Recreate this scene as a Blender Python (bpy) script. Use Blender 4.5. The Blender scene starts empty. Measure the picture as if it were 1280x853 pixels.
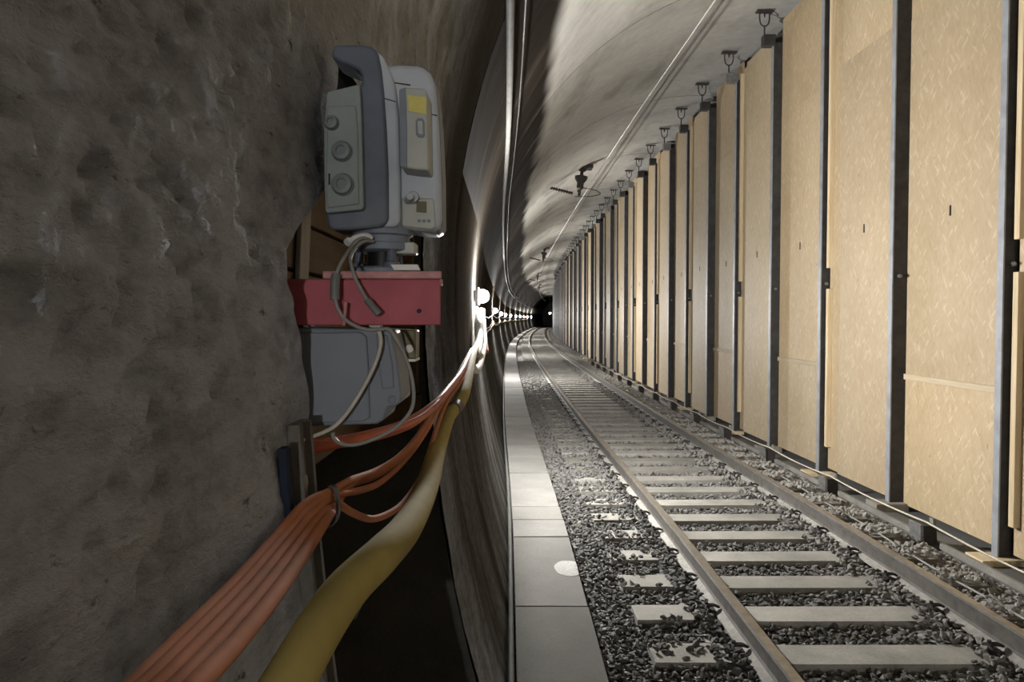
import bpy, bmesh, math, random
import numpy as np
from mathutils import Vector, Matrix

random.seed(7); rng = np.random.default_rng(11)
scene = bpy.context.scene
COL = scene.collection

# ------------------------------------------------------------------ camera
F = 924.0; CAMZ = 1.97
PITCH = math.atan(28.5 / F)
cam_d = bpy.data.cameras.new('camera'); cam = bpy.data.objects.new('camera', cam_d); COL.objects.link(cam)
cam_d.sensor_width = 36.0; cam_d.lens = 36.0 * F / 1280.0; cam_d.clip_start = 0.02; cam_d.clip_end = 600
cam.location = (0, 0, CAMZ); cam.rotation_euler = (math.pi / 2 - PITCH, 0, 0)
scene.camera = cam

# ------------------------------------------------------------------ world, exposure
world = bpy.data.worlds.new('world'); scene.world = world; world.use_nodes = True
world.node_tree.nodes['Background'].inputs[0].default_value = (0.02, 0.022, 0.026, 1)
world.node_tree.nodes['Background'].inputs[1].default_value = 0.2
scene.view_settings.view_transform = 'Standard'; scene.view_settings.look = 'None'
scene.view_settings.gamma = 1.0; scene.view_settings.exposure = 0.0
scene.view_settings.use_curve_mapping = False
LAMP_STRENGTH = 7000.0
LAMP_Y = [-25.6, -10.6] + [7.7 + 15.0 * k for k in range(10)]

# ------------------------------------------------------------------ alignment of the tunnel axis
_sy = np.arange(-60, 260, 0.25)
_sk = [-60, 0, 6.3, 7.7, 9.3, 11.9, 16, 23.7, 31.5, 38.7, 53.7, 68.7, 83.7, 98.7, 113.7, 128.7, 150, 175, 260]
_sv = [0, 0, -.012, -.03, -.064, -.14, -.19, -.26, -.29, -.29, -.18, .18, .74, 1.4, 2.15, 3.0, 4.5, 6.6, 15.5]
_raw = np.interp(_sy, _sk, _sv)
_k = np.exp(-0.5 * (np.arange(-24, 25) * 0.25 / 1.6) ** 2); _k /= _k.sum()
_sm = np.convolve(np.pad(_raw, 24, mode='edge'), _k, mode='valid')
def S(y): return np.interp(y, _sy, _sm)
def SF(y): return float(S(y))
def heading(y): return math.atan2(SF(y + .5) - SF(y - .5), 1.0)

def at(px, py, d):
    """point at forward distance d that a sight line through this direction meets"""
    u = (px - 640) / F; v = (426.5 - py) / F
    dx = u; dy = math.cos(PITCH) + v * math.sin(PITCH); dz = -math.sin(PITCH) + v * math.cos(PITCH)
    k = d / dy
    return (dx * k, d, CAMZ + dz * k)

# ------------------------------------------------------------------ mesh helpers
class MB:
    def __init__(s): s.v = []; s.f = []; s.m = []
    def add(s, vs, fs, mi=0):
        b = len(s.v); s.v += [tuple(p) for p in vs]
        for f in fs: s.f.append(tuple(b + i for i in f)); s.m.append(mi)
        return s
    def box(s, x0, x1, y0, y1, z0, z1, mi=0):
        vs = [(x0,y0,z0),(x1,y0,z0),(x1,y1,z0),(x0,y1,z0),(x0,y0,z1),(x1,y0,z1),(x1,y1,z1),(x0,y1,z1)]
        return s.add(vs, [(0,3,2,1),(4,5,6,7),(0,1,5,4),(1,2,6,5),(2,3,7,6),(3,0,4,7)], mi)
    def hexa(s, vs, mi=0):
        return s.add(vs, [(0,3,2,1),(4,5,6,7),(0,1,5,4),(1,2,6,5),(2,3,7,6),(3,0,4,7)], mi)
    def prism(s, pts, y0, y1, mi=0, inset=0.0):
        """pts: (x,z) outline extruded along y"""
        n = len(pts)
        a = sum(pts[i][0]*pts[(i+1)%n][1]-pts[(i+1)%n][0]*pts[i][1] for i in range(n))
        if a < 0: pts = pts[::-1]
        vs = [(p[0], y0, p[1]) for p in pts] + [(p[0], y1, p[1]) for p in pts]
        fs = [tuple(range(n)), tuple(range(2*n-1, n-1, -1))] + [(i, i+n, (i+1)%n+n, (i+1)%n) for i in range(n)]
        return s.add(vs, fs, mi)
    def tube(s, path, r, n=10, mi=0, cap=True, rs=None):
        P = [Vector(p) for p in path]; m = len(P); vs = []
        up = None
        for i in range(m):
            t = (P[min(i+1, m-1)] - P[max(i-1, 0)]).normalized()
            if up is None: up = Vector((0,0,1)) if abs(t.z) < .9 else Vector((1,0,0))
            a = t.cross(up).normalized(); up = a.cross(t).normalized()
            rr = rs[i] if rs is not None else r
            for k in range(n):
                q = 2*math.pi*k/n
                vs.append(P[i] + (a*math.cos(q) + up*math.sin(q))*rr)
        fs = []
        for i in range(m-1):
            for k in range(n):
                fs.append((i*n+k, i*n+(k+1)%n, (i+1)*n+(k+1)%n, (i+1)*n+k))
        if cap: fs.append(tuple(range(n-1,-1,-1))); fs.append(tuple((m-1)*n+k for k in range(n)))
        return s.add(vs, fs, mi)
    def cyl(s, a, b, r, n=20, mi=0, r2=None):
        return s.tube([a, b], r, n, mi, rs=[r, r if r2 is None else r2])
    def lathe(s, c, axis, prof, n=24, mi=0):
        """prof: list of (radius, height) about an axis through c"""
        ax = Vector(axis).normalized(); up = Vector((0,0,1)) if abs(ax.z) < .9 else Vector((1,0,0))
        a = ax.cross(up).normalized(); b = a.cross(ax); c = Vector(c); path = []
        vs = []
        for r, h in prof:
            for k in range(n):
                q = 2*math.pi*k/n; vs.append(c + ax*h + (a*math.cos(q) - b*math.sin(q))*r)
        fs = [(i*n+k, i*n+(k+1)%n, (i+1)*n+(k+1)%n, (i+1)*n+k) for i in range(len(prof)-1) for k in range(n)]
        fs.append(tuple(range(n-1,-1,-1))); fs.append(tuple((len(prof)-1)*n+k for k in range(n)))
        return s.add(vs, fs, mi)
    def mesh(s, name, shift=(0,0,0)):
        me = bpy.data.meshes.new(name)
        me.from_pydata([(p[0]-shift[0], p[1]-shift[1], p[2]-shift[2]) for p in s.v], [], s.f)
        me.polygons.foreach_set('material_index', s.m)
        bm = bmesh.new(); bm.from_mesh(me); bmesh.ops.recalc_face_normals(bm, faces=bm.faces); bm.to_mesh(me); bm.free()
        return me

WORLD = {}
def tag(o, label=None, cat=None, group=None, kind=None):
    if label: o['label'] = label
    if cat: o['category'] = cat
    if group: o['group'] = group
    if kind: o['kind'] = kind
    return o
def link(name, data, parent=None, world=(0,0,0)):
    o = bpy.data.objects.new(name, data); COL.objects.link(o)
    WORLD[o.name] = Vector(world)
    if parent is not None:
        o.parent = parent; o.location = Vector(world) - WORLD[parent.name]
    else: o.location = world
    return o
def empty(name, loc):
    o = link(name, None, None, loc); o.empty_display_size = .05; return o
def obj(name, mb, mats, parent=None, origin='base', smooth=None, bevel=None, bseg=2):
    """one mesh object; geometry given in world coordinates"""
    if origin == 'base':
        A = np.array(mb.v); lo = A.min(0); hi = A.max(0)
        origin = ((lo[0]+hi[0])/2, (lo[1]+hi[1])/2, lo[2])
    me = mb.mesh(name, origin)
    for m in (mats if isinstance(mats, (list, tuple)) else [mats]): me.materials.append(m)
    o = link(name, me, parent, origin)
    if smooth is not None:
        me.polygons.foreach_set('use_smooth', [True]*len(me.polygons))
        me.set_sharp_from_angle(angle=math.radians(smooth))
    if bevel:
        b = o.modifiers.new('bevel', 'BEVEL'); b.width = bevel; b.segments = bseg; b.limit_method = 'ANGLE'; b.angle_limit = math.radians(35)
        me.polygons.foreach_set('use_smooth', [True]*len(me.polygons)); me.set_sharp_from_angle(angle=math.radians(50))
    return o
def inst(name, me, parent, world, rz=0.0, scale=None, rot=None):
    o = link(name, me, parent, world)
    o.rotation_euler = rot if rot is not None else (0,0,rz)
    if scale is not None: o.scale = scale
    return o
def smoothpath(pts, n=8):
    P = [np.array(p, float) for p in pts]; P = [2*P[0]-P[1]] + P + [2*P[-1]-P[-2]]; out = []
    for i in range(1, len(P)-2):
        for k in range(n):
            t = k/n; a,b,c,d = P[i-1],P[i],P[i+1],P[i+2]
            out.append(tuple(.5*((2*b)+(-a+c)*t+(2*a-5*b+4*c-d)*t*t+(-a+3*b-3*c+d)*t**3)))
    out.append(tuple(P[-2])); return out
def pxpath(pts, n=8): return smoothpath([at(*p) for p in pts], n)
def outl(pts, d): return [(at(p[0], p[1], d)[0], at(p[0], p[1], d)[2]) for p in pts]

def vnoise(a, b, seed=0):
    a = np.asarray(a, float); b = np.asarray(b, float)
    i = np.floor(a).astype(int); j = np.floor(b).astype(int); u = a-i; v = b-j
    u = u*u*(3-2*u); v = v*v*(3-2*v)
    def h(p, q):
        n = (p*374761393 + q*668265263 + seed*1442695041) & 0xffffffff
        n = ((n ^ (n >> 13))*1274126177) & 0xffffffff
        return ((n ^ (n >> 16)) & 0xffff)/65535.0
    return (h(i,j)*(1-u)+h(i+1,j)*u)*(1-v)+(h(i,j+1)*(1-u)+h(i+1,j+1)*u)*v
def fbm(a, b, seed=0, o=4):
    r = 0; w = .5
    for k in range(o): r = r + w*(vnoise(a*2**k, b*2**k, seed+k)-.5); w *= .5
    return r

# ------------------------------------------------------------------ materials
class NT:
    def __init__(s, name):
        s.m = bpy.data.materials.new(name); s.m.use_nodes = True; s.t = s.m.node_tree; s.n = s.t.nodes; s.l = s.t.links
        s.b = s.n['Principled BSDF']; s.tc = s.n.new('ShaderNodeTexCoord')
    def mapping(s, scale=(1,1,1), rot=(0,0,0), src=None, loc=(0,0,0)):
        m = s.n.new('ShaderNodeMapping'); m.inputs['Scale'].default_value = scale; m.inputs['Rotation'].default_value = rot; m.inputs['Location'].default_value = loc
        s.l.new(src or s.tc.outputs['Object'], m.inputs['Vector']); return m.outputs[0]
    def noise(s, scale, detail=4, rough=.55, vec=None, dist=0):
        n = s.n.new('ShaderNodeTexNoise'); n.inputs['Scale'].default_value = scale; n.inputs['Detail'].default_value = detail
        n.inputs['Roughness'].default_value = rough; n.inputs['Distortion'].default_value = dist
        s.l.new(vec or s.tc.outputs['Object'], n.inputs['Vector']); return n.outputs['Fac']
    def voro(s, scale, vec=None, feature='F1', out='Distance'):
        n = s.n.new('ShaderNodeTexVoronoi'); n.feature = feature; n.inputs['Scale'].default_value = scale
        s.l.new(vec or s.tc.outputs['Object'], n.inputs['Vector']); return n.outputs[out]
    def ramp(s, src, stops):
        r = s.n.new('ShaderNodeValToRGB'); e = r.color_ramp.elements
        while len(e) < len(stops): e.new(.5)
        for i, (p, c) in enumerate(stops):
            e[i].position = p; e[i].color = c if isinstance(c, tuple) and len(c) == 4 else ((*c, 1) if isinstance(c, tuple) else (c, c, c, 1))
        s.l.new(src, r.inputs[0]); return r.outputs[0]
    def mix(s, a, b, fac, mode='MIX'):
        m = s.n.new('ShaderNodeMix'); m.data_type = 'RGBA'; m.blend_type = mode
        for i, x in ((6, a), (7, b)):
            if isinstance(x, tuple): m.inputs[i].default_value = (*x[:3], 1)
            else: s.l.new(x, m.inputs[i])
        if isinstance(fac, (int, float)): m.inputs[0].default_value = fac
        else: s.l.new(fac, m.inputs[0])
        return m.outputs[2]
    def math(s, op, a, b=None, clamp=False):
        m = s.n.new('ShaderNodeMath'); m.operation = op; m.use_clamp = clamp
        for i, x in ((0, a), (1, b)):
            if x is None: continue
            if isinstance(x, (int, float)): m.inputs[i].default_value = x
            else: s.l.new(x, m.inputs[i])
        return m.outputs[0]
    def sep(s, src=None):
        n = s.n.new('ShaderNodeSeparateXYZ'); s.l.new(src or s.tc.outputs['Object'], n.inputs[0]); return n.outputs
    def mrange(s, v, a, b, c=0., d=1.):
        n = s.n.new('ShaderNodeMapRange'); n.interpolation_type = 'SMOOTHSTEP'
        for i, x in enumerate((v, a, b, c, d)):
            if isinstance(x, (int, float)): n.inputs[i].default_value = x
            else: s.l.new(x, n.inputs[i])
        return n.outputs[0]
    def rand(s):
        n = s.n.new('ShaderNodeObjectInfo'); return n.outputs['Random']
    def color(s, c):
        if isinstance(c, tuple): s.b.inputs['Base Color'].default_value = (*c[:3], 1)
        else: s.l.new(c, s.b.inputs['Base Color'])
    def rough(s, r):
        if isinstance(r, (int, float)): s.b.inputs['Roughness'].default_value = r
        else: s.l.new(r, s.b.inputs['Roughness'])
    def bump(s, h, strength=.3, dist=.01):
        n = s.n.new('ShaderNodeBump'); n.inputs['Strength'].default_value = strength; n.inputs['Distance'].default_value = dist
        s.l.new(h, n.inputs['Height']); s.l.new(n.outputs[0], s.b.inputs['Normal'])

def simple(name, c, rough=.6, metal=0, spread=.25, scale=18, bump=0.0, bscale=80, dirt=None, spec=.3):
    t = NT(name); n = t.noise(scale, 5)
    lo = tuple(x*(1-spread) for x in c); hi = tuple(min(1, x*(1+spread)) for x in c)
    col = t.ramp(n, [(.3, lo), (.7, hi)])
    if dirt: col = t.mix(col, dirt, t.ramp(t.noise(scale*.35, 6, .65), [(.5, 0.), (.72, .7)]))
    t.color(col); t.rough(rough); t.b.inputs['Metallic'].default_value = metal
    t.b.inputs['Specular IOR Level'].default_value = spec
    if bump: t.bump(t.noise(bscale, 4), bump, .004)
    return t.m

def m_lining():
    t = NT('lining_concrete'); x, y, z = t.sep()
    n1 = t.noise(.9, 6, .6); n2 = t.noise(7, 6, .62)
    col = t.ramp(n1, [(.32, (.36, .35, .33)), (.5, (.43, .42, .395)), (.7, (.49, .48, .455))])
    col = t.mix(col, t.ramp(n2, [(.3, (.7,.69,.67)), (.65, (1.,1.,1.))]), .45, 'MULTIPLY')
    # soot smears drawn along the tunnel
    sm = t.noise(1.0, 5, .6, t.mapping((.9, .30, .9)), .4)
    col = t.mix(col, (.10, .095, .085), t.ramp(sm, [(.52, 0.), (.72, .6)]))
    # brown stain band low on the vault, colour deepened to mimic weak lamp light
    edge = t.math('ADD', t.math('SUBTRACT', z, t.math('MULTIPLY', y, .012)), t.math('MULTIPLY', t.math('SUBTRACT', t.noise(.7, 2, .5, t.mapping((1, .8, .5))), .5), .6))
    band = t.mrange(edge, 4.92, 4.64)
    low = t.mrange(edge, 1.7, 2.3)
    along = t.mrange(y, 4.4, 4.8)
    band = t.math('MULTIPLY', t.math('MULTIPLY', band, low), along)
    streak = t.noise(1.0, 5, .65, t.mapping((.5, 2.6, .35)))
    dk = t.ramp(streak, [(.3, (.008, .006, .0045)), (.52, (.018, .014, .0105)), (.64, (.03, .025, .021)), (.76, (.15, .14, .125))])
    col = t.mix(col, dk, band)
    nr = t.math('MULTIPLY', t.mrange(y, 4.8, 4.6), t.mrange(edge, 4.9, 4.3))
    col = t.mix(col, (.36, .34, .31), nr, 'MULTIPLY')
    t.color(col); t.rough(.9); t.b.inputs['Specular IOR Level'].default_value = .03
    t.bump(t.math('ADD', t.noise(3.0, 4, .5), t.math('MULTIPLY', t.noise(38, 4), .12)), .10, .04)
    return t.m
def m_wall():
    t = NT('rough_wall_concrete'); x, y, z = t.sep()
    an = t.mapping((.7, .5, 1)); n1 = t.noise(2.6, 6, .6, an); n2 = t.noise(22, 6, .66, an); n3 = t.noise(110, 3, .6, an)
    col = t.ramp(n1, [(.3, (.33, .345, .375)), (.5, (.43, .465, .53)), (.68, (.50, .55, .64))])
    col = t.mix(col, t.ramp(n2, [(.3, (.42,.41,.40)), (.56, (1.,1.,1.))]), .75, 'MULTIPLY')
    pale = t.mrange(t.math('ADD', y, t.math('MULTIPLY', n1, .5)), 1.1, 1.45)
    hi = t.mrange(z, 2.3, 2.6)
    col = t.mix(col, (.36, .34, .29), t.math('MULTIPLY', t.math('MULTIPLY', pale, hi), .6))
    drip = t.noise(1.0, 4, .6, t.mapping((9, 13, 3.0)))
    col = t.mix(col, (.60, .58, .54), t.math('MULTIPLY', t.ramp(drip, [(.66, 0.), (.71, .9)]), t.mrange(y, .85, 1.1)))
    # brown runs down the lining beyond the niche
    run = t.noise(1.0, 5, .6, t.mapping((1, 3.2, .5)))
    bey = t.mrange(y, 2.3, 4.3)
    col = t.mix(col, t.mix((.26, .245, .21), (.085, .078, .068), t.mrange(z, 1.2, 2.1)), bey, 'MULTIPLY')  # wall colour darkened past the niche, in place of weaker lamp light there
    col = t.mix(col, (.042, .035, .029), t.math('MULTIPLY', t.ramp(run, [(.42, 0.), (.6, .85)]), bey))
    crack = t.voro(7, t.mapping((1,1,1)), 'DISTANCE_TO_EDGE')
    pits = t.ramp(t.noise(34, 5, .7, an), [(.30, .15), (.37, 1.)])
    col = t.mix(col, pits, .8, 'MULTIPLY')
    t.color(col); t.rough(1.); t.b.inputs['Specular IOR Level'].default_value = 0.
    h = t.math('ADD', t.noise(48, 6, .68, an), t.math('MULTIPLY', n3, .35))
    h = t.math('MULTIPLY', h, t.mrange(y, 2.6, 4.4, 1., .08)); t.bump(h, .9, .014)
    return t.m
def m_osb():
    t = NT('strand_board'); r = t.rand()
    off = t.n.new('ShaderNodeCombineXYZ')
    for i in range(3): t.l.new(t.math('MULTIPLY', r, 37.3 + 11*i), off.inputs[i])
    va = t.n.new('ShaderNodeVectorMath'); va.operation = 'ADD'; t.l.new(t.tc.outputs['Object'], va.inputs[0]); t.l.new(off.outputs[0], va.inputs[1])
    base = va.outputs[0]
    def rs(sc, a): return t.mapping(sc, (0,0,0), t.mapping((1,1,1), (a,0,0), base))
    s1 = t.voro(1.0, rs((3, 46, 10), .35), 'F1', 'Color')
    s2 = t.voro(1.0, rs((3, 40, 9), -.45), 'F1', 'Color')
    s3 = t.noise(1.0, 4, .6, rs((3, 60, 7), .1))
    a = t.sep(s1)[0]; b = t.sep(s2)[1]
    s4 = t.noise(1.0, 3, .6, rs((3, 34, 16), -.2))
    v = t.math('ADD', t.math('ADD', t.math('MULTIPLY', a, .22), t.math('MULTIPLY', s4, .4)), t.math('ADD', t.math('MULTIPLY', b, .18), t.math('MULTIPLY', s3, .35)))
    col = t.ramp(v, [(.12, (.36, .275, .17)), (.4, (.465, .36, .235)), (.68, (.51, .405, .272)), (.95, (.60, .49, .345))])
    flake = t.voro(1.0, rs((3, 60, 15), -.7), 'F1', 'Color')
    col = t.mix(col, (.74, .64, .48), t.ramp(t.sep(flake)[2], [(.95, 0.), (.97, .4)]))
    flake = t.voro(1.0, rs((3, 55, 12), .6), 'F1', 'Color')
    col = t.mix(col, (.72, .62, .46), t.ramp(t.sep(flake)[0], [(.96, 0.), (.98, .35)]))
    col = t.mix(col, (.24, .14, .065), t.ramp(t.noise(1.0, 2, .5, rs((3, 38, 12), -.3)), [(.69, 0.), (.75, .6)]))
    tint = t.ramp(r, [(0., (.80, .80, .80)), (.5, (1., .98, .93)), (1., (.90, .93, .95))])
    col = t.mix(col, tint, 1., 'MULTIPLY')
    col = t.mix(col, t.ramp(t.noise(.8, 3, .5, base), [(.3, (.86,.84,.8)), (.7, (1.,1.,1.))]), 1., 'MULTIPLY')
    t.color(col); t.rough(.62); t.bump(v, .25, .002)
    return t.m
def m_wood(name, c1, c2, rough=.7, axis='z'):
    t = NT(name); sc = {'z': (22, 22, 1.5), 'y': (22, 1.5, 22), 'x': (1.5, 22, 22)}[axis]
    r = t.rand(); n = t.noise(1.0, 5, .6, t.mapping(sc), .4)
    col = t.ramp(n, [(.3, c1), (.7, c2)])
    col = t.mix(col, t.ramp(r, [(0., (.8,.8,.8)), (1., (1.,1.,1.))]), 1., 'MULTIPLY')
    t.color(col); t.rough(rough); t.bump(n, .15, .003); return t.m
def m_slab(name, c, spread=.18, bump=.25):
    t = NT(name); r = t.rand(); g = t.n.new('ShaderNodeNewGeometry').outputs['Position']
    n = t.noise(2.2, 6, .62, g); f = t.noise(60, 4, .6, g)
    col = t.ramp(n, [(.3, tuple(x*(1-spread) for x in c)), (.7, tuple(min(1, x*(1+spread)) for x in c))])
    col = t.mix(col, t.ramp(f, [(.3, (.7,.7,.7)), (.6, (1.,1.,1.))]), .7, 'MULTIPLY')
    col = t.mix(col, t.ramp(r, [(0., (.72,.72,.70)), (1., (1.,1.,1.))]), 1., 'MULTIPLY')
    t.color(col); t.rough(.92); t.bump(f, bump, .004); return t.m
def m_stone():
    t = NT('ballast_stone'); g = t.n.new('ShaderNodeNewGeometry').outputs['Position']
    n = t.noise(14, 2, .5, g)
    x, y, z = t.sep(g)
    col = t.ramp(n, [(.25, (.035, .034, .032)), (.5, (.07, .068, .064)), (.75, (.16, .157, .15))])
    dusty = t.mrange(t.math('ADD', x, t.noise(3, 3, .5, g)), 2.4, 3.9)
    col = t.mix(col, (.36, .345, .315), t.math('MULTIPLY', dusty, .6))
    col = t.mix(col, (.26, .25, .235), t.math('MULTIPLY', t.mrange(y, 6.5, 11.), .5))  # farther stones dusty; nearer ones stay dark in colour for their shaded sides
    t.color(col); t.rough(.9); return t.m
def m_bed():
    t = NT('track_bed'); v = t.voro(26, None, 'F1', 'Color'); d = t.voro(26)
    x, y, z = t.sep()
    col = t.ramp(t.sep(v)[0], [(0., (.05,.048,.045)), (.6, (.12,.115,.108)), (1., (.23,.225,.21))])
    dusty = t.mrange(x, 2.8, 3.6); col = t.mix(col, (.30, .285, .26), t.math('MULTIPLY', dusty, .5))
    t.color(col); t.rough(.95); t.bump(t.math('SUBTRACT', 1., d), 1., .04); return t.m
def m_emit(name, c, s):
    m = bpy.data.materials.new(name); m.use_nodes = True; b = m.node_tree.nodes['Principled BSDF']
    b.inputs['Base Color'].default_value = (.8,.8,.8,1); b.inputs['Emission Color'].default_value = (*c, 1); b.inputs['Emission Strength'].default_value = s
    return m

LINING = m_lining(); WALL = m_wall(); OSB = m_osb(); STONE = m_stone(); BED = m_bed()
SLAB = m_slab('walkway_concrete', (.20, .193, .18)); SLAB_A = m_slab('walkway_concrete_dirty_dim', (.105, .10, .09)); SLAB_B = m_slab('walkway_concrete_dirty_half_dim', (.14, .135, .124)); SLEEPER = m_slab('sleeper_concrete', (.275, .263, .238), .3)  # two nearest slab tones: some dirt, plus the dim foreground put into the colour
LEDGE = m_slab('ledge_concrete', (.14, .135, .13)); CONC_DARK = m_slab('dark_concrete', (.10, .095, .085), .3)
STUD = m_wood('pale_timber', (.55, .42, .25), (.76, .63, .42)); BATTEN = m_wood('batten_timber', (.42, .34, .23), (.54, .45, .32), axis='y')
BOARD = m_wood('niche_board', (.06, .033, .012), (.125, .073, .027), axis='y'); GREYWOOD = m_wood('grey_timber', (.20, .19, .165), (.32, .3, .26))
STEEL_DARK = simple('dark_post_steel', (.045, .043, .042), .55, .3, .3, 9)
STEEL_BLUE = simple('primed_flange_steel', (.30, .315, .345), .5, .2, .15, 6, dirt=(.16,.16,.17))
STEEL_GREY = simple('galvanised_steel', (.22, .22, .215), .5, .5, .25, 14, dirt=(.1,.09,.08))
IRON = simple('rail_clip_iron', (.04, .036, .033), .7, .2, .3, 30)
RAILSIDE = simple('rail_side', (.085, .078, .07), .75, .15, .3, 12, .2, 60, dirt=(.13,.125,.115))
RAILFOOT = simple('dusty_rail_foot', (.27, .258, .235), .9, 0, .25, 20)
RAILTOP = simple('rail_running_surface', (.33, .29, .24), .4, .75, .15, 20, dirt=(.20,.165,.125))
RED = simple('red_paint', (.38, .085, .11), .6, 0, .18, 9, .1, 70, dirt=(.44,.13,.16))
REDLIP = simple('worn_red_edge', (.48, .24, .24), .6, 0, .25, 25)
BOXGREY = simple('grey_blue_plastic', (.175, .195, .235), .5, 0, .12, 6, dirt=(.14,.15,.175))
INST_DARK = simple('slate_blue_plastic', (.115, .135, .175), .5, 0, .15, 14, .08, 60, dirt=(.18,.195,.22))
INST_GREEN = simple('sage_grey_plastic', (.24, .275, .275), .5, 0, .1, 14)
INST_WHITE = simple('dusty_white_plastic', (.46, .50, .56), .45, 0, .1, 12, dirt=(.40,.42,.44))
INST_CREAM = simple('cream_grey_plastic', (.44, .455, .42), .5, 0, .1, 12)
INST_TRIM = simple('blue_grey_trim', (.20, .23, .28), .5, 0, .15, 14)
KNOB = simple('knob_plastic', (.17, .20, .205), .45, 0, .12, 30)
BLACKP = simple('black_plastic', (.012, .012, .013), .5, 0, .3, 20)
YELLOW = simple('yellow_sticker', (.66, .58, .16), .5, 0, .12, 40)
SLITRED = simple('dark_red_slit', (.09, .02, .025), .5)
CABGREY = simple('grey_cable', (.25, .25, .235), .5, 0, .15, 30)
CABPALE = simple('pale_cable', (.52, .49, .43), .5, 0, .15, 30)
ORANGE = simple('orange_cable', (.47, .185, .095), .85, 0, .15, 12, dirt=(.32,.17,.11), spec=.08)
ORANGE2 = simple('red_orange_cable', (.46, .10, .04), .5, 0, .2, 12)
HOSE = simple('yellow_hose', (.36, .29, .10), .85, 0, .14, 9, .12, 50, dirt=(.28,.245,.13), spec=.06)
TAPE = simple('brown_tape', (.10, .07, .05), .6)
STRAP = simple('grey_strap', (.10, .095, .095), .5)
BLUETAPE = simple('blue_paint_mark', (.02, .027, .045), .8, spec=.1)
OLIVE = simple('olive_plate', (.13, .12, .06), .5)
WHITEP = simple('white_plastic', (.72, .72, .70), .45, 0, .08, 20)
PIPE = simple('zinc_conduit', (.11, .107, .10), .7, .0, .12, 8, spec=.05)
WIRE = simple('copper_wire', (.42, .40, .36), .45, .5, .2, 30)
ROPE = simple('pale_rope', (.58, .54, .45), .8, 0, .15, 60)
DARKHW = simple('dark_hardware', (.05, .048, .045), .6, .3, .3, 20)
SPLASH = simple('white_lime', (.36, .355, .345), .95, 0, .2, 60, .4, 160)
LAMPMAT = m_emit('lamp_glow', (1.0, .982, .945), LAMP_STRENGTH)
LAMPFAR = m_emit('signal_glow', (.85, .92, 1.0), 60.0)
FERR = simple('ferrite_grey', (.16, .165, .16), .5)

# ================================================================== SETTING
CX, CZ, R1, R2 = 4.14, 2.2, 4.5, 7.0
def wx(z):
    z = np.asarray(z, float)
    return np.where(z < CZ, CX-R1+R2-np.sqrt(R2*R2-(z-CZ)**2), CX-np.sqrt(np.maximum(R1*R1-(z-CZ)**2, 0)))
JOINTS = [-28.55+5.55*k for k in range(0, 41)]       # 4.75, 10.3, 15.85, 21.4 ...
ZSEAM = 2.9; ZNEAR = 4.3
def grid_obj(name, Y, U, fn, mat, parent=None, mask=None, smooth=True):
    """Y x U grid, fn(y,u) -> x,y,z arrays"""
    yy, uu = np.meshgrid(Y, U, indexing='ij') if np.ndim(Y) == 1 else (Y, U)
    X, Yv, Z = fn(yy, uu); ny, nu = yy.shape
    V = np.stack([X, Yv, Z], -1).reshape(-1, 3)
    idx = np.arange(ny*nu).reshape(ny, nu)
    q = np.stack([idx[:-1,:-1], idx[:-1,1:], idx[1:,1:], idx[1:,:-1]], -1).reshape(-1, 4)
    if mask is not None: q = q[mask.reshape(-1)]
    me = bpy.data.meshes.new(name); me.from_pydata(V.tolist(), [], q.tolist()); me.materials.append(mat)
    if smooth: me.polygons.foreach_set('use_smooth', [True]*len(me.polygons))
    return link(name, me, parent, (0,0,0))

# --- left wall: the near stretch holds the niche
ZL = [-.3, 1.23-.0, 1.36, 1.45, 1.555, 1.65, 1.74, 1.85, 1.95, 2.03, 2.08, 2.13, 2.18, 2.23, 2.32, 2.46, 2.52, 3.2]
YL = [1.24, 1.24, 1.235, 1.255, 1.27, 1.28, 1.295, 1.275, 1.235, 1.205, 1.20, 1.27, 1.36, 1.46, 1.52, 1.52, 1.52, 1.52]
ZTOP = 2.50
def Lz(z): return np.interp(z, ZL, YL) + .012*fbm(z*14, z*0+3.3, 5, 3)
def Rz(z): return 3.06 + .03*fbm(z*5, z*0+1.7, 9, 3)
def disp(y, z):
    y0 = y; y = y*.5
    a = fbm(y*2.3, z*2.3, 1, 3)*.03*np.clip((4.6-y0)/1.5, .12, 1) + fbm(y*9, z*9, 21, 4)*.018*np.clip((4.6-y0)/1.5, .12, 1)
    rough = np.clip((1.3-y0)/.4, .12, 1)*np.clip((z-1.2)/.8, .25, 1)
    pits = np.clip(.40-vnoise(y*48, z*48, 41), 0, 1)*.062 + np.abs(fbm(y*40, z*40, 61, 3))*.05
    return a - pits*rough
zz = np.concatenate([np.linspace(-.3, 1.2, 40), np.linspace(1.212, ZTOP, 118), np.linspace(ZTOP+.011, ZNEAR, 100)])
seg1 = np.concatenate([np.linspace(-4, .25, 30)[:-1], np.linspace(.25, 1.0, 95)[:-1]])
nA = 34
YY = np.zeros((len(seg1)+nA+60+50, len(zz)))
for j, z in enumerate(zz):
    L = float(Lz(z)); R = float(Rz(z))
    YY[:, j] = np.concatenate([seg1*1.0, np.linspace(1.0, L, nA), np.linspace(L, R, 61)[1:], np.linspace(R, 4.75, 51)[1:]])
ZZ = np.tile(zz, (YY.shape[0], 1))
c0 = len(seg1)+nA-1; c1 = c0+60
mask = np.ones((YY.shape[0]-1, len(zz)-1), bool)
jt = int(np.searchsorted(zz, ZTOP-1e-6))
mask[c0:c1, :jt] = False
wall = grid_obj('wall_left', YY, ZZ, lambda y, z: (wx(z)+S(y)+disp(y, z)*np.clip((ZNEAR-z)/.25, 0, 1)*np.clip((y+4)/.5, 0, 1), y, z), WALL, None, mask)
tag(wall, 'rough grey concrete tunnel wall with a broken niche', 'wall', kind='structure')
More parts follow.
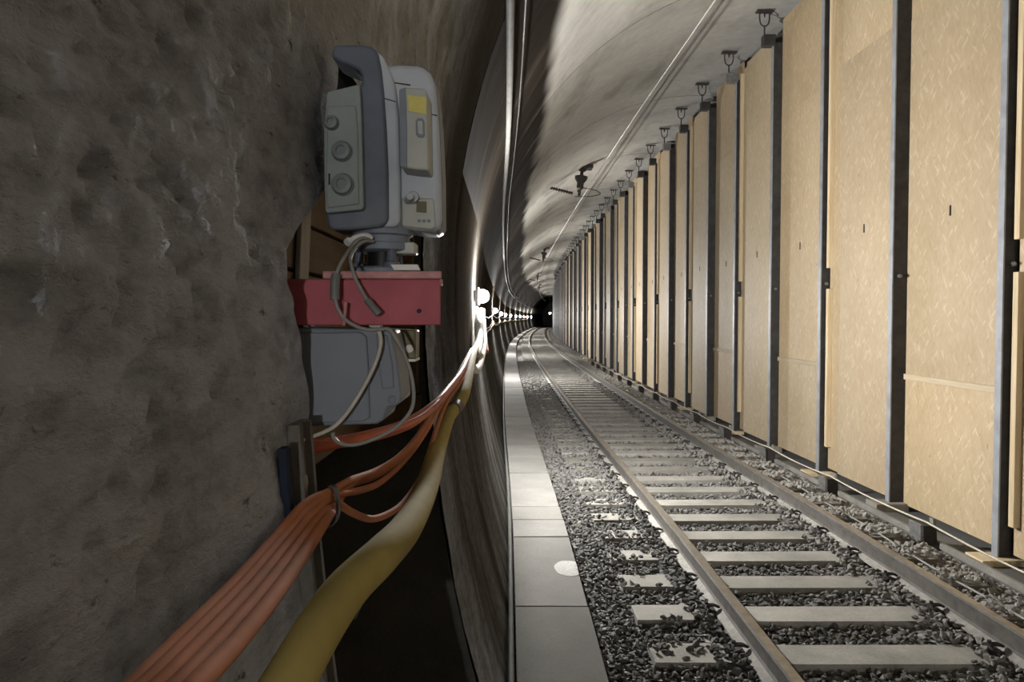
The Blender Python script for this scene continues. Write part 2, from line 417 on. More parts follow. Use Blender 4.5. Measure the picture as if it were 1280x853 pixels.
for a, b in zip(JOINTS[:-1], JOINTS[1:]):
    if a < 4.7 and b > -3.9:
        if a < -4: b = -4.0
        else: continue
    fine = 26 if a < 25 else 8
    Y = np.concatenate([[a, a+.03], np.linspace(a+.06, b-.06, fine), [b-.03, b]])
    ez = lambda y: .04*np.clip(1-np.minimum(y-a, b-y)/.05, 0, 1)
    grid_obj('wall_segment', Y, np.linspace(-.3, ZSEAM, 36 if a < 25 else 14),
             lambda y, z: (wx(z)+S(y)-ez(y)+(disp(y, z)*.12*np.clip((ZSEAM-z)/.25, 0, 1)), y, z), WALL, wall)
# --- vault: cast rings with open joints
ceiling = empty('ceiling', (CX, 0, 6.7)); tag(ceiling, 'pale stained concrete tunnel vault in cast rings', 'ceiling', kind='structure')
th0 = math.asin((ZSEAM-CZ)/R1)
for a, b in zip(JOINTS[:-1], JOINTS[1:]):
    fine = 24 if a < 25 else 8; t0 = math.asin((ZNEAR-CZ)/R1) if -3.9 < b < 5 else th0
    Y = np.concatenate([[a+.009, a+.02], np.linspace(a+.05, b-.05, fine), [b-.02, b-.009]])
    ez = lambda y: 0.0*y
    def f(y, th):
        r = R1 + ez(y) + .03*fbm(y*.5, th*2.5, 77, 3)*np.clip((th-t0)/.1, 0, 1)
        return (CX - r*np.cos(th) + S(y), y, CZ + r*np.sin(th))
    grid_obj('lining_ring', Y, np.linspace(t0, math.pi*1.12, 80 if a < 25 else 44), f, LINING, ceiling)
# dark cap added in place of the unlit bore beyond
YEND = 190.0
e = MB(); e.box(-6+SF(YEND), 14+SF(YEND), YEND, YEND+.3, -1, 8); tag(obj('far_dark_cap', e, CONC_DARK), 'dark cap at the far end standing for the unlit tunnel beyond', 'wall', kind='structure')
e = MB(); e.box(-2, 10, -28.9, -28.6, -1, 8); tag(obj('wall_front', e, CONC_DARK), 'dark end of the tunnel behind the viewpoint', 'wall', kind='structure')

# --- floor
def bedz(x):
    x = np.asarray(x, float)
    base = np.interp(x, [-.3, .0, .5, .8, 1.25, 1.6, 2.0, 2.5, 2.75, 2.95, 3.2, 3.6, 3.75, 9.5],
                        [-.09, -.09, -.05, -.035, -.025, -.05, -.055, -.05, -.035, -.035, -.06, -.07, -.10, -.12])
    return base
Yf = np.concatenate([np.linspace(-28.5, 3, 20)[:-1], np.linspace(3, 60, 140)[:-1], np.linspace(60, YEND, 60)])
Xf = np.concatenate([np.linspace(-.3, 3.9, 60), [4.5, 6, 8, 9.5]])
floor = grid_obj('floor', Yf, Xf, lambda y, x: (x+S(y), y, bedz(x)-.012), BED)
tag(floor, 'dark gravel track bed of the tunnel', 'floor', kind='structure')

# --- niche in the left wall
niche = empty('niche', (-.6, 2.1, 0)); niche.name = 'trim_1'; WORLD['trim_1'] = Vector((-.6, 2.1, 0))
tag(niche, 'dark recess behind the survey instrument lined with brown boards', 'niche', kind='structure')
def quadbox(name, x0, x1, y0, y1, z0, z1, mat, parent, **k): 
    b = MB(); b.box(x0, x1, y0, y1, z0, z1); return obj(name, b, mat, parent, **k)
quadbox('niche_back', -1.15, -1.05, .9, 3.3, -.3, 2.8, CONC_DARK, niche)
quadbox('niche_roof', -1.1, -.40, 1.0, 3.3, 2.53, 2.62, CONC_DARK, niche)
b = MB(); far = [(-1.1, -.3), (float(wx(-.3))-.015, -.3)] + [(float(wx(z))-.02, z) for z in np.linspace(0, 2.5, 14)] + [(-1.1, 2.5)]
b.prism(far, 3.085, 3.2); obj('niche_side', b, CONC_DARK, niche)
b = MB(); b.prism([(p[0]-(.02 if p[0] > -1 else 0), p[1]) for p in far], 1.0, 1.12); obj('niche_side', b, CONC_DARK, niche)
z = 1.50
k = 0
while z < 2.5:
    h = [.155, .14, .16, .15, .145, .15, .16][k % 7]
    quadbox('board', -1.04, float(wx(z+h/2))-.045, 3.03+.008*(k % 2), 3.075, z+.006, min(z+h, 2.5)-.004, BOARD, niche, bevel=.004)
    quadbox('board', -.655+.006*(k % 2), -.62, 1.15, 3.02, z+.006, min(z+h, 2.5)-.004, BOARD, niche, bevel=.004)
    z += h; k += 1
b = MB(); b.hexa([(-.615,1.98,1.4),(-.60,1.98,1.4),(-.60,2.06,1.4),(-.615,2.06,1.4),(-.615,2.16,2.48),(-.60,2.16,2.48),(-.60,2.26,2.48),(-.615,2.26,2.48)])
obj('prop_board', b, GREYWOOD, niche, bevel=.003)

# ================================================================== WALKWAY
walk = empty('trim_2', (.27, 5, 0)); tag(walk, 'narrow concrete slab walkway beside the track', 'walkway', kind='structure')
ws = [1.7, 3.2, 4.70, 6.21, 6.74, 7.21, 8.0, 8.8]
y = 8.8
while y < 75: y += random.choice([1.0, 1.0, .95, 1.05]); ws.append(y)
def slab(y0, y1, last=False):
    t = .118 + random.uniform(-.004, .004); dx = random.uniform(-.004, .004)
    s0, s1 = SF(y0), SF(y1); g = .006
    b = MB(); b.hexa([(.03+dx+s0,y0+g,.04),(.50+dx+s0,y0+g,.04),(.50+dx+s1,y1-g,.04),(.03+dx+s1,y1-g,.04),
                      (.03+dx+s0,y0+g,t),(.50+dx+s0,y0+g,t+random.uniform(-.003,.003)),(.50+dx+s1,y1-g,t),(.03+dx+s1,y1-g,t)])
    obj('slab', b, SLAB_A if y1 < 5 else SLAB_B if y1 < 6.3 else SLAB, walk, bevel=.006)
for a, b_ in zip(ws[:-1], ws[1:]): slab(a, b_)
b = MB()
yy = np.linspace(ws[-1], YEND-.1, 40)
for a, c in zip(yy[:-1], yy[1:]):
    s0, s1 = SF(a), SF(c); b.hexa([(.03+s0,a,.04),(.5+s0,a,.04),(.5+s1,c,.04),(.03+s1,c,.04),(.03+s0,a,.118),(.5+s0,a,.118),(.5+s1,c,.118),(.03+s1,c,.118)])
obj('far_slabs', b, SLAB, walk)
b = MB()
yy = np.concatenate([np.linspace(-5, 60, 70), np.linspace(63, YEND-.1, 40)])
for a, c in zip(yy[:-1], yy[1:]):
    s0, s1 = SF(a), SF(c); b.hexa([(.05+s0,a,-.2),(.48+s0,a,-.2),(.48+s1,c,-.2),(.05+s1,c,-.2),(.05+s0,a,.04),(.48+s0,a,.04),(.48+s1,c,.04),(.05+s1,c,.04)])
obj('duct', b, SLAB, walk)
# lime splash on the walkway
b = MB(); n = 28; vs = [(.44+SF(5.42), 5.42, .128)]
for ring, rr in ((1, .55), (2, 1.0)):
    for k in range(n):
        q = 2*math.pi*k/n; r = rr*(1+.03*math.sin(3*q+1)+.02*math.sin(7*q))
        x = min(.44+.115*r*math.cos(q), .499); vs.append((x+SF(5.42), 5.42+.17*r*math.sin(q), .127 if ring == 1 else .1195))
fs = [(0, 1+k, 1+(k+1)%n) for k in range(n)] + [(1+k, 1+n+k, 1+n+(k+1)%n, 1+(k+1)%n) for k in range(n)]
b.add(vs, fs); tag(obj('lime_splash', b, SPLASH, smooth=60), 'white powdery round splash at the edge of the concrete walkway', 'splash')
# slim pipe between walkway and wall
b = MB(); yy = np.concatenate([np.linspace(1.5, 60, 80), np.linspace(62, 160, 40)])
b.tube([(.005+SF(v), v, .085+.004*math.sin(v*2.1)) for v in yy], .017, 8)
tag(obj('floor_pipe', b, PIPE, smooth=50), 'slim grey pipe lying along the wall side of the walkway', 'pipe')

# ================================================================== TRACK
TC = 2.18; GL, GR = 1.464, 2.90
track = empty('railway_track', (TC, 4.3, -.1)); tag(track, 'single railway track on concrete sleepers curving away to the right', 'track')
prof = [(-.07,0),(.07,0),(.07,.012),(.02,.03),(.009,.045),(.009,.118),(.034,.130),(.036,.158),(.028,.170),(-.028,.170),(-.036,.158),(-.034,.130),(-.009,.118),(-.009,.045),(-.02,.03),(-.07,.012)]
yr = np.concatenate([np.linspace(-28, 2, 12)[:-1], np.linspace(2, 60, 120)[:-1], np.linspace(60, YEND-.2, 90)])
for xc in (GL-.036, GR+.036):
    n = len(prof); b = MB(); vs = []
    for v in yr: vs += [(xc+p[0]+SF(v), v, p[1]) for p in prof]
    for i in range(len(yr)-1):
        for k in range(n):
            b.f.append((i*n+k, (i+1)*n+k, (i+1)*n+(k+1)%n, i*n+(k+1)%n)); b.m.append(1 if k in (8,) else (2 if k in (2, 1, 14, 15) else 0))
    b.v = vs; obj('rail', b, [RAILSIDE, RAILTOP, RAILFOOT], track, smooth=30)
# sleeper and clip meshes shared between all copies
def sleeper_mesh():
    b = MB(); h = 1.35; n = 12
    secs = [(-h,.0),(-.95,.0),(-.5,-.012),(.5,-.012),(.95,.0),(h,.0)]
    vs = []
    for x, dz in secs: vs += [(x,-.15,-.2),(x,.15,-.2),(x,.125,dz),(x,-.125,dz)]
    for i in range(len(secs)-1):
        for k in range(4): b.f.append((i*4+k, (i+1)*4+k, (i+1)*4+(k+1)%4, i*4+(k+1)%4)); b.m.append(0)
    b.f += [(3,2,1,0), tuple(20+k for k in range(4))]; b.m += [0, 0]; b.v = vs
    me = b.mesh('sleeper'); me.materials.append(SLEEPER); return me
def clip_mesh():
    b = MB()
    P = smoothpath([(.0,-.07,.012),(.05,-.05,.03),(.055,-.01,.045),(.0,.0,.05),(-.035,.01,.035),(.0,.02,.05),(.055,.02,.045),(.05,.06,.03),(.0,.075,.012)], 3)
    b.tube(P, .009, 6); b.box(-.01, .085, -.055, .055, 0, .02); b.lathe((.045, 0, .02), (0,0,1), [(.022,0),(.022,.03),(.012,.032),(.012,.05)], 8)
    me = b.mesh('rail_clip'); me.materials.append(IRON); me.polygons.foreach_set('use_smooth', [True]*len(me.polygons)); me.set_sharp_from_angle(angle=math.radians(40)); return me
SLM = sleeper_mesh(); CLM = clip_mesh()
SLY = [4.30+.6*k for k in range(-3, 255)]
for i, v in enumerate(SLY):
    if v > 152: break
    o = inst('sleeper', SLM, track, (TC+SF(v), v, 0), -heading(v))
    if v < 22:
        for xr, sg in ((GL-.036, 1), (GL-.036, -1), (GR+.036, 1), (GR+.036, -1)):
            c = link('rail_clip', CLM, None, (0,0,0)); c.parent = o; c.location = (xr-TC+sg*.068, 0, 0.002); c.rotation_euler = (0,0,0 if sg > 0 else math.pi)

# ballast stones
def stone_proto(seed):
    r = random.Random(seed); bm = bmesh.new()
    for k in range(12):
        q = r.uniform(0, 6.283); u = r.uniform(-1, 1); w = math.sqrt(1-u*u); rad = r.uniform(.82, 1.05)
        bm.verts.new((w*math.cos(q)*rad, w*math.sin(q)*rad*.82, u*rad*.66))
    bmesh.ops.convex_hull(bm, input=bm.verts)
    for v in [v for v in bm.verts if not v.link_faces]: bm.verts.remove(v)
    bmesh.ops.triangulate(bm, faces=bm.faces)
    bm.verts.index_update(); V = np.array([v.co[:] for v in bm.verts]); Fc = np.array([[v.index for v in f.verts] for f in bm.faces])
    bm.free(); return V, Fc
PROTO = [stone_proto(s) for s in range(10)]
def scatter(y0, y1, sp, rmin, rmax, x0=.5, x1=3.78):
    gx, gy = np.meshgrid(np.arange(x0, x1, sp), np.arange(y0, y1, sp))
    x = gx.ravel()+rng.uniform(-.5, .5, gx.size)*sp; y = gy.ravel()+rng.uniform(-.5, .5, gx.size)*sp
    r = rng.uniform(rmin, rmax, x.size)**1.0
    ph = np.abs(((y-4.30+.3) % .6)-.3)
    onsl = (ph < .125+r*.6) & (x > .83-r*.4) & (x < 3.53)
    nz = fbm(x*6, y*6, 3, 3)
    # ballast spills over the sleepers beside the rails, in ragged heaps
    cover = ((x > 1.19+.10*nz) & (x < 1.44)) | ((x > 2.72+.16*nz) & (x < 2.86)) | (x > 2.93+.1*nz)
    cover |= (x < 1.19) & (nz > .02-.012*np.clip(y-4.3, 0, 12))
    cover |= (x < .83+.10) & (nz > -.06)
    rail = (np.abs(x-(GL-.036)) < .075+r*.5) | (np.abs(x-(GR+.036)) < .075+r*.5)
    inner = (x > 2.6) & (x < 2.86)
    keep = ~rail & (~onsl | cover) & (x > .505+r*.5)
    z = bedz(x)+rng.uniform(-.3, .5, x.size)*r
    z = np.where(onsl & cover, rng.uniform(.1, .7, x.size)*r, z)
    z = np.where(((x > 1.19) & (x < 1.42)) | inner, np.maximum(z, rng.uniform(-.01, .035, x.size)), z)
    z = np.where((x > 2.98) & (x < 3.7), z+.035+.03*nz, z)
    return x[keep]+S(y[keep]), y[keep], z[keep], r[keep]
def gap(y0, y1, sp, rmin, rmax):
    y = rng.uniform(y0, y1, int((y1-y0)*.14/sp/sp)); x = rng.uniform(-.13, -.015, y.size); r = rng.uniform(rmin, rmax, y.size)
    ok = x > wx(0.0*x)+.0
    return x+S(y), y, -.08+rng.uniform(-.2, .6, y.size)*r, r
A = [scatter(3.0, 10, .043, .017, .037), scatter(10, 20, .05, .02, .036), scatter(20, 34, .075, .028, .046), gap(2.5, 16, .045, .018, .032)]
sx, sy, sz, sr = [np.concatenate([a[k] for a in A]) for k in range(4)]
N = sx.size
eul = rng.uniform(-1, 1, (N, 3))*np.array([.6, .6, 3.14]); pid = rng.integers(0, 10, N); stretch = rng.uniform(.75, 1.25, (N, 3))
def rotm(e):
    cx, sx_, cy, sy_, cz, sz_ = np.cos(e[:,0]), np.sin(e[:,0]), np.cos(e[:,1]), np.sin(e[:,1]), np.cos(e[:,2]), np.sin(e[:,2])
    M = np.empty((len(e), 3, 3))
    M[:,0,0] = cz*cy; M[:,0,1] = cz*sy_*sx_-sz_*cx; M[:,0,2] = cz*sy_*cx+sz_*sx_
    M[:,1,0] = sz_*cy; M[:,1,1] = sz_*sy_*sx_+cz*cx; M[:,1,2] = sz_*sy_*cx-cz*sx_
    M[:,2,0] = -sy_; M[:,2,1] = cy*sx_; M[:,2,2] = cy*cx; return M
RM = rotm(eul)
pxs = 640+F*sx/sy; pys = 398+F*(CAMZ-sz)/sy
vis = (pxs > 8) & (pxs < 1272) & (pys < 846) & (pxs > 645) & (sz > bedz(sx)-.005)
# not behind the rails or the walkway edge
vis &= ~((sx > GL-.09-.25) & (sx < GL-.03)) | (sx < 1.30)
vis &= ~((sx > GR+.05) & (sx < GR+.05+.22))
size = np.where(vis, sr/sy, 0); big = np.argsort(-size)[:300]; isbig = np.zeros(N, bool); isbig[big] = True
PM = []
for V, Fc in PROTO:
    me = bpy.data.meshes.new('ballast_stone'); me.from_pydata(V.tolist(), [], Fc.tolist()); me.materials.append(STONE); PM.append(me)
for i in big:
    inst('ballast_stone', PM[pid[i]], floor, (float(sx[i]), float(sy[i]), float(sz[i])), rot=tuple(eul[i]), scale=tuple(float(q) for q in stretch[i]*sr[i]))
Vs, Fs = [], []; base = 0
for p in range(10):
    ii = np.where((pid == p) & ~isbig)[0]; V, Fc = PROTO[p]
    W = np.einsum('nij,nvj->nvi', RM[ii], V[None]*(stretch[ii]*sr[ii][:,None])[:,None,:])+np.stack([sx[ii], sy[ii], sz[ii]], -1)[:,None,:]
    Vs.append(W.reshape(-1, 3)); Fs.append((Fc[None]+(np.arange(len(ii))*len(V))[:,None,None]+base).reshape(-1, 3)); base += len(ii)*len(V)
V = np.concatenate(Vs); Fc = np.concatenate(Fs)
me = bpy.data.meshes.new('ballast_gravel'); me.vertices.add(len(V)); me.vertices.foreach_set('co', V.ravel())
me.loops.add(Fc.size); me.loops.foreach_set('vertex_index', Fc.ravel().astype(np.int32))
me.polygons.add(len(Fc)); me.polygons.foreach_set('loop_start', (np.arange(len(Fc))*3).astype(np.int32)); me.update(calc_edges=True)
me.polygons.foreach_set('use_smooth', np.zeros(len(Fc), bool)); me.materials.append(STONE)
tag(link('ballast_gravel', me, floor), kind='stuff')

# ================================================================== BOARDED PARTITION (right wall)
right = empty('wall_right', (4.2, 6.2, -.05)); tag(right, 'tall hoarding of strand boards between dark steel posts', 'wall', kind='structure')
P0, PS = 6.22, 1.75
posts = [P0+PS*k for k in range(-14, 70)]
def seg_panel(name, xf, t, y0, y1, z0, z1, mat, bev=None, zt1=None):
    """upright sheet between two stations of the curve: face at xf, thickness t to the right"""
    s0, s1 = SF(y0), SF(y1); z1b = z1 if zt1 is None else zt1
    b = MB(); b.hexa([(xf+s0,y0,z0),(xf+t+s0,y0,z0),(xf+t+s1,y1,z0),(xf+s1,y1,z0),(xf+s0,y0,z1),(xf+t+s0,y0,z1),(xf+t+s1,y1,z1b),(xf+s1,y1,z1b)])
    return obj(name, b, mat, right, bevel=bev)
for i, p in enumerate(posts):
    if p > 150: break
    q = posts[i+1] if i+1 < len(posts) else p+PS
    near = 0 < p < 45
    s = SF(p); ztop = 6.18
    # I-section post: front flange, web, rear flange
    b = MB(); b.box(4.105+s, 4.118+s, p-.056, p+.022, -.05, ztop, 1); b.box(4.118+s, 4.36+s, p-.012, p+.012, -.05, ztop, 0); b.box(4.36+s, 4.372+s, p-.055, p+.055, -.05, ztop, 0)
    # channel cheek welded on the near side, dark
    b.box(4.118+s, 4.345+s, p-.055, p-.045, -.05, ztop, 0)
    obj('steel_post', b, [STEEL_DARK, STEEL_BLUE], right)
    typeA = (i % 2 == 0)      # k=-14 even -> P0 starts a recessed bay
    z1 = -.02 + random.uniform(-.015, .015)
    tj = 5.1 + random.uniform(-.06, .12)
    if typeA:
        xf = 4.255+random.uniform(-.01, .01)
        seg_panel('strand_board', xf, .022, p+.055, q-.058, z1, 1.345, OSB)
        seg_panel('strand_board', xf+.001, .022, p+.055, q-.058, 1.348, tj, OSB)
        seg_panel('strand_board', xf+.004, .022, p+.055, q-.058, tj+.003, 6.52, OSB)
        o = seg_panel('batten', xf-.024, .023, p+.057, q-.06, 1.315, 1.375, BATTEN, .003)
    else:
        xf = 4.128+random.uniform(0, .015); y1 = p+1.17+random.uniform(-.04, .04)
        seg_panel('strand_board', xf, .022, p+.058, y1, z1+.04, tj, OSB)
        seg_panel('strand_board', xf+.002, .022, p+.058, y1, tj+.003, 6.30, OSB)
        seg_panel('strand_board', 4.215, .022, y1-.06, q-.09, z1+.02, 6.33, OSB)
        if near or p > 0:
            seg_panel('timber_stud', 4.158, .056, q-.165, q-.10, .28+random.uniform(-.1, .1), 2.35, STUD, .003)
            seg_panel('timber_stud', 4.158, .056, q-.165, q-.10, 2.62, 6.25, STUD, .003)
    if 4 < p < 30:
        ym = p+(.95 if typeA else .62)
        xq = (xf if not typeA else xf)+SF(ym)
        b = MB(); b.box(xq-.006, xq+.002, ym-.012, ym+.012, 2.96, 3.06); obj('panel_slot', b, BLACKP, right)
        b = MB(); b.lathe((4.118+s+.06, p-.075, 2.42), (0,-1,0), [(.02,-.02),(.02,.012),(.009,.014),(.009,.03)], 8); obj('bolt', b, STEEL_GREY, right, smooth=40)
    # timber packer at the foot
    if 0 < p < 40:
        b = MB(); b.box(3.93+s, 4.28+s, p-.14, p+.10, -.10, -.045+.03*(i % 2)); obj('foot_block', b, [STUD, GREYWOOD][i % 2], right, bevel=.004)
# concrete ledge carrying the posts
b = MB(); yy = np.concatenate([np.linspace(-28, 60, 70), np.linspace(62, 160, 50)])
for a, c in zip(yy[:-1], yy[1:]):
    s0, s1 = SF(a), SF(c); b.hexa([(3.86+s0,a,-.3),(4.7+s0,a,-.3),(4.7+s1,c,-.3),(3.86+s1,c,-.3),(3.86+s0,a,-.10),(4.7+s0,a,-.10),(4.7+s1,c,-.10),(3.86+s1,c,-.10)])
obj('ledge', b, LEDGE, right)

# hangers that hold the posts to the vault
ORD = ['first','second','third','fourth','fifth','sixth','seventh','eighth','ninth','tenth','eleventh','twelfth','thirteenth','fourteenth','fifteenth','sixteenth']
hb = 0
for i, p in enumerate(posts):
    if p < 9 or p > 80: continue
    s = SF(p); xc = 3.99+s; zc = CZ+math.sqrt(R1**2-(CX-3.99)**2)+.03
    root = empty('ceiling_hanger', (xc, p, 6.18))
    if hb == 0: lab = 'post head bracket cut by the upper picture edge, nearest of the ceiling hangers'
    elif hb < 14: lab = f'dark forked hanger on the vault above the hoarding, {ORD[hb-1]} whole one from the right'
    else: lab = 'tiny dark forked hanger in the far row above the distant hoarding'
    tag(root, lab, 'hanger', 'forked hangers along the vault'); hb += 1
    b = MB(); b.box(xc-.13, xc+.13, p-.05, p+.05, zc-.075, zc-.055); obj('plate', b, DARKHW, root)
    b = MB(); b.tube(smoothpath([(xc-.075,p,zc-.06),(xc-.075,p,zc-.17),(xc-.055,p,zc-.25),(xc,p,zc-.285),(xc+.055,p,zc-.25),(xc+.075,p,zc-.17),(xc+.075,p,zc-.06)], 4), .011, 8); obj('fork', b, DARKHW, root, smooth=50)
    b = MB(); b.cyl((xc,p,zc-.06), (xc,p,zc-.15), .02, 8, r2=.008); b.cyl((xc, p, zc-.27), (xc, p, 6.27), .013, 8); obj('spindle', b, DARKHW, root, smooth=40)
    b = MB(); b.box(xc-.03, xc+.15, p-.075, p+.065, 6.13, 6.30); obj('socket', b, STEEL_DARK if hb % 3 else STEEL_GREY, root, bevel=.006)

# ================================================================== SECURING RAIL BESIDE THE HOARDING
BLK = [6.68+1.95*k-(0 if k < 3 else .0) for k in range(-1, 14)]
for k, v in enumerate(BLK):
    s = SF(v); xc = 3.79+s
    root = empty('anchor_block', (xc, v, -.07))
    ordn = ORD[k-1] if k else ''
    wd = ['just outside the frame', 'nearest to the viewer, right of the rail', 'second from the viewer beside the hoarding', 'third from the viewer beside the hoarding', 'fourth from the viewer beside the hoarding', 'fifth from the viewer beside the hoarding']
    tag(root, 'dark steel anchor block on the ballast, ' + wd[k] if k < len(wd) else f'small dark steel anchor block, {ordn} from the viewer beside the hoarding', 'block', 'anchor blocks beside the hoarding')
    b = MB(); b.hexa([(xc-.06,v-.07,-.08),(xc+.07,v-.07,-.08),(xc+.07,v+.08,-.08),(xc-.06,v+.08,-.08),(xc-.075,v-.085,.10),(xc+.06,v-.085,.10),(xc+.06,v+.07,.10),(xc-.075,v+.07,.10)])
    obj('body', b, IRON, root, bevel=.006)
    b = MB(); b.hexa([(xc-.09,v-.09,-.08),(xc-.062,v-.09,-.08),(xc-.062,v+.09,-.08),(xc-.09,v+.09,-.08),(xc-.105,v-.11,.115),(xc-.077,v-.11,.115),(xc-.077,v+.09,.115),(xc-.105,v+.09,.115)])
    obj('cheek', b, STEEL_GREY, root, bevel=.003)
    b = MB(); b.hexa([(xc+.07,v-.03,-.08),(xc+.10,v-.03,-.08),(xc+.10,v+.03,-.08),(xc+.07,v+.03,-.08),(xc+.05,v-.03,.15),(xc+.075,v-.03,.15),(xc+.075,v+.03,.15),(xc+.05,v+.03,.15)])
    obj('tongue', b, SLEEPER, root, bevel=.003)
for k in range(len(BLK)-1):
    a, c = BLK[k]+.09, BLK[k+1]-.09
    if c < 3: continue
    s0, s1 = SF(a), SF(c); b = MB()
    b.hexa([(3.84+s0,a,-.09),(3.88+s0,a,-.09),(3.88+s1,c,-.09),(3.84+s1,c,-.09),(3.84+s0,a,-.035),(3.88+s0,a,-.035),(3.88+s1,c,-.035),(3.84+s1,c,-.035)])
    tag(obj('kerb_bar', b, SLEEPER, bevel=.004), ['dusty kerb bar at the right picture edge', 'dusty kerb bar between the first and second anchor block', 'dusty kerb bar between the second and third anchor block', 'dusty kerb bar between the third and fourth anchor block'][k] if k < 4 else f'dusty kerb bar between the {ORD[k-1]} and {ORD[k]} anchor block', 'kerb', 'kerb bars beside the hoarding')
b = MB(); pts = []
for k in range(len(BLK)-1):
    a, c = BLK[k], BLK[k+1]
    for t in np.linspace(0, 1, 9)[:-1]: v = a+(c-a)*t; pts.append((3.80+SF(v), v, .112-.10*t*(1-t)))
b.tube(pts, .009, 6); tag(obj('rope', b, ROPE, smooth=60), 'pale rope strung over the anchor blocks along the hoarding', 'rope')
b = MB(); b.tube([(3.32+SF(v)+.03*math.sin(v*.9), v, .035+.008*math.sin(v*3)) for v in np.linspace(3.5, 22, 90)], .008, 6)
tag(obj('ground_cable', b, CABGREY, smooth=60), 'thin grey cable lying on the ballast right of the right rail', 'cable')

# ================================================================== PIPES AND WIRES ON THE VAULT
b = MB(); yy = np.concatenate([np.linspace(1, 40, 50), np.linspace(42, 150, 50)])
b.tube([(.0+SF(v), v, 3.885) for v in yy], .027, 10); con = obj('conduit', b, PIPE, smooth=50)
tag(con, 'pale round conduit running along the left of the vault', 'pipe')
b = MB(); b.tube([(.10+SF(v), v, 4.02+.01*math.sin(v)) for v in yy], .007, 6); tag(obj('thin_cable', b, DARKHW, smooth=60), 'thin cable beside the pale conduit on the vault', 'cable')
for dx, nm in ((-.05, 'left'), (.05, 'right')):
    b = MB(); b.tube([(2.3+dx+SF(v), v, 5.42+(.012 if dx > 0 else 0)) for v in yy], .011, 6)
    tag(obj('contact_wire', b, WIRE if dx < 0 else DARKHW, smooth=60), f'overhead wire under the vault, {nm} of the close pair', 'wire', 'overhead wires')
for k, v in enumerate([21.4, 46, 71, 96]):
    s = SF(v); zc = CZ+math.sqrt(R1**2-(CX-2.33)**2)
    root = empty('wire_support', (2.3+s, v, 5.4))
    tag(root, ['dark overhead wire support with ribbed insulator, nearest under the vault', 'overhead wire support second along the vault', 'small overhead wire support third along the vault', 'tiny overhead wire support farthest along the vault'][k], 'wire support', 'overhead wire supports')
    b = MB(); b.box(2.15+s, 2.55+s, v-.25, v+.25, zc-.06, zc+.03); obj('ceiling_plate', b, DARKHW, root)
    b = MB(); b.lathe((2.26+s, v, zc-.05), (-.12,0,-1), [(.11,0),(.11,.07),(.05,.09),(.05,.18),(.19,.22),(.18,.30),(.10,.42),(.10,.56),(.04,.62),(.04,.78)], 14); obj('drop_head', b, DARKHW, root, smooth=40)
    b = MB(); pr = []
    for q in range(9): pr += [(.03, q*.075), (.065, q*.075+.02), (.03, q*.075+.045)]
    b.lathe((1.36+s, v, 5.72), (1,0,-.25), pr, 12); obj('ribbed_insulator', b, DARKHW, root, smooth=40)
    b = MB(); b.tube(smoothpath([(2.05+s,v,5.47),(2.5+s,v,5.48),(2.78+s,v,5.55),(2.6+s,v,5.66),(2.2+s,v,5.72),(2.12+s,v,5.60)], 5), .014, 6); obj('steady_rod', b, DARKHW, root, smooth=60)
    b = MB(); b.tube([(1.36+s,v,5.72),(1.18+s,v,5.66),(1.0+s,v,5.62)], .02, 6); b.box(.93+s, 1.06+s, v-.06, v+.06, 5.5, 5.72); obj('anchor', b, DARKHW, root, smooth=40)

# ================================================================== WALL LAMPS
for k, v in enumerate(LAMP_Y):
    s = SF(v); xw = float(wx(2.2))+s; xl = xw+.055; zl = 2.2
    root = empty('wall_lamp', (xw, v, zl-.1))
    names = ['behind the viewpoint', 'just behind the viewpoint', 'nearest and brightest beside the cables', 'second along the left wall', 'third along the left wall', 'fourth along the left wall', 'fifth along the left wall', 'sixth along the left wall', 'seventh along the left wall', 'eighth along the left wall', 'ninth along the left wall', 'tenth and farthest along the left wall']
    tag(root, 'glowing round lamp on the tunnel wall, ' + names[k], 'lamp', 'lamps along the left wall')
    b = MB(); b.lathe((xw-.02, v, zl), (1,0,0), [(.06,0),(.06,.05),(.092,.06),(.092,.075)], 18); obj('housing', b, WHITEP, root, smooth=40)
    b = MB(); R = .068
    b.lathe((xl+.036, v, zl), (1,0,0), [(R*math.cos(q), R*math.sin(q)) for q in np.linspace(-.5, 1.45, 8)], 16); obj('dome', b, LAMPMAT, root, smooth=60)
    b = MB(); b.tube([(xw-.03, v, zl-.05), (xw+.01, v, zl-.16)], .012, 6); obj('stem', b, CABGREY, root, smooth=60)
b = MB(); b.lathe((3.2+SF(150), 150, 3.0), (0,-1,0), [(.18,0),(.16,.1),(.08,.16)], 12); sg = obj('signal_light', b, LAMPFAR, smooth=60); tag(sg, 'small bluish light hanging in the dark far end', 'lamp')
b = MB(); b.box(3.1+SF(150), 3.3+SF(150), 150, 150.3, 3.0, 3.2)
b.tube([(3.2+SF(150), 150.15, 3.15), (3.2+SF(150), 150.15, 6.6)], .03, 6); o = obj('hanger', b, DARKHW, sg)

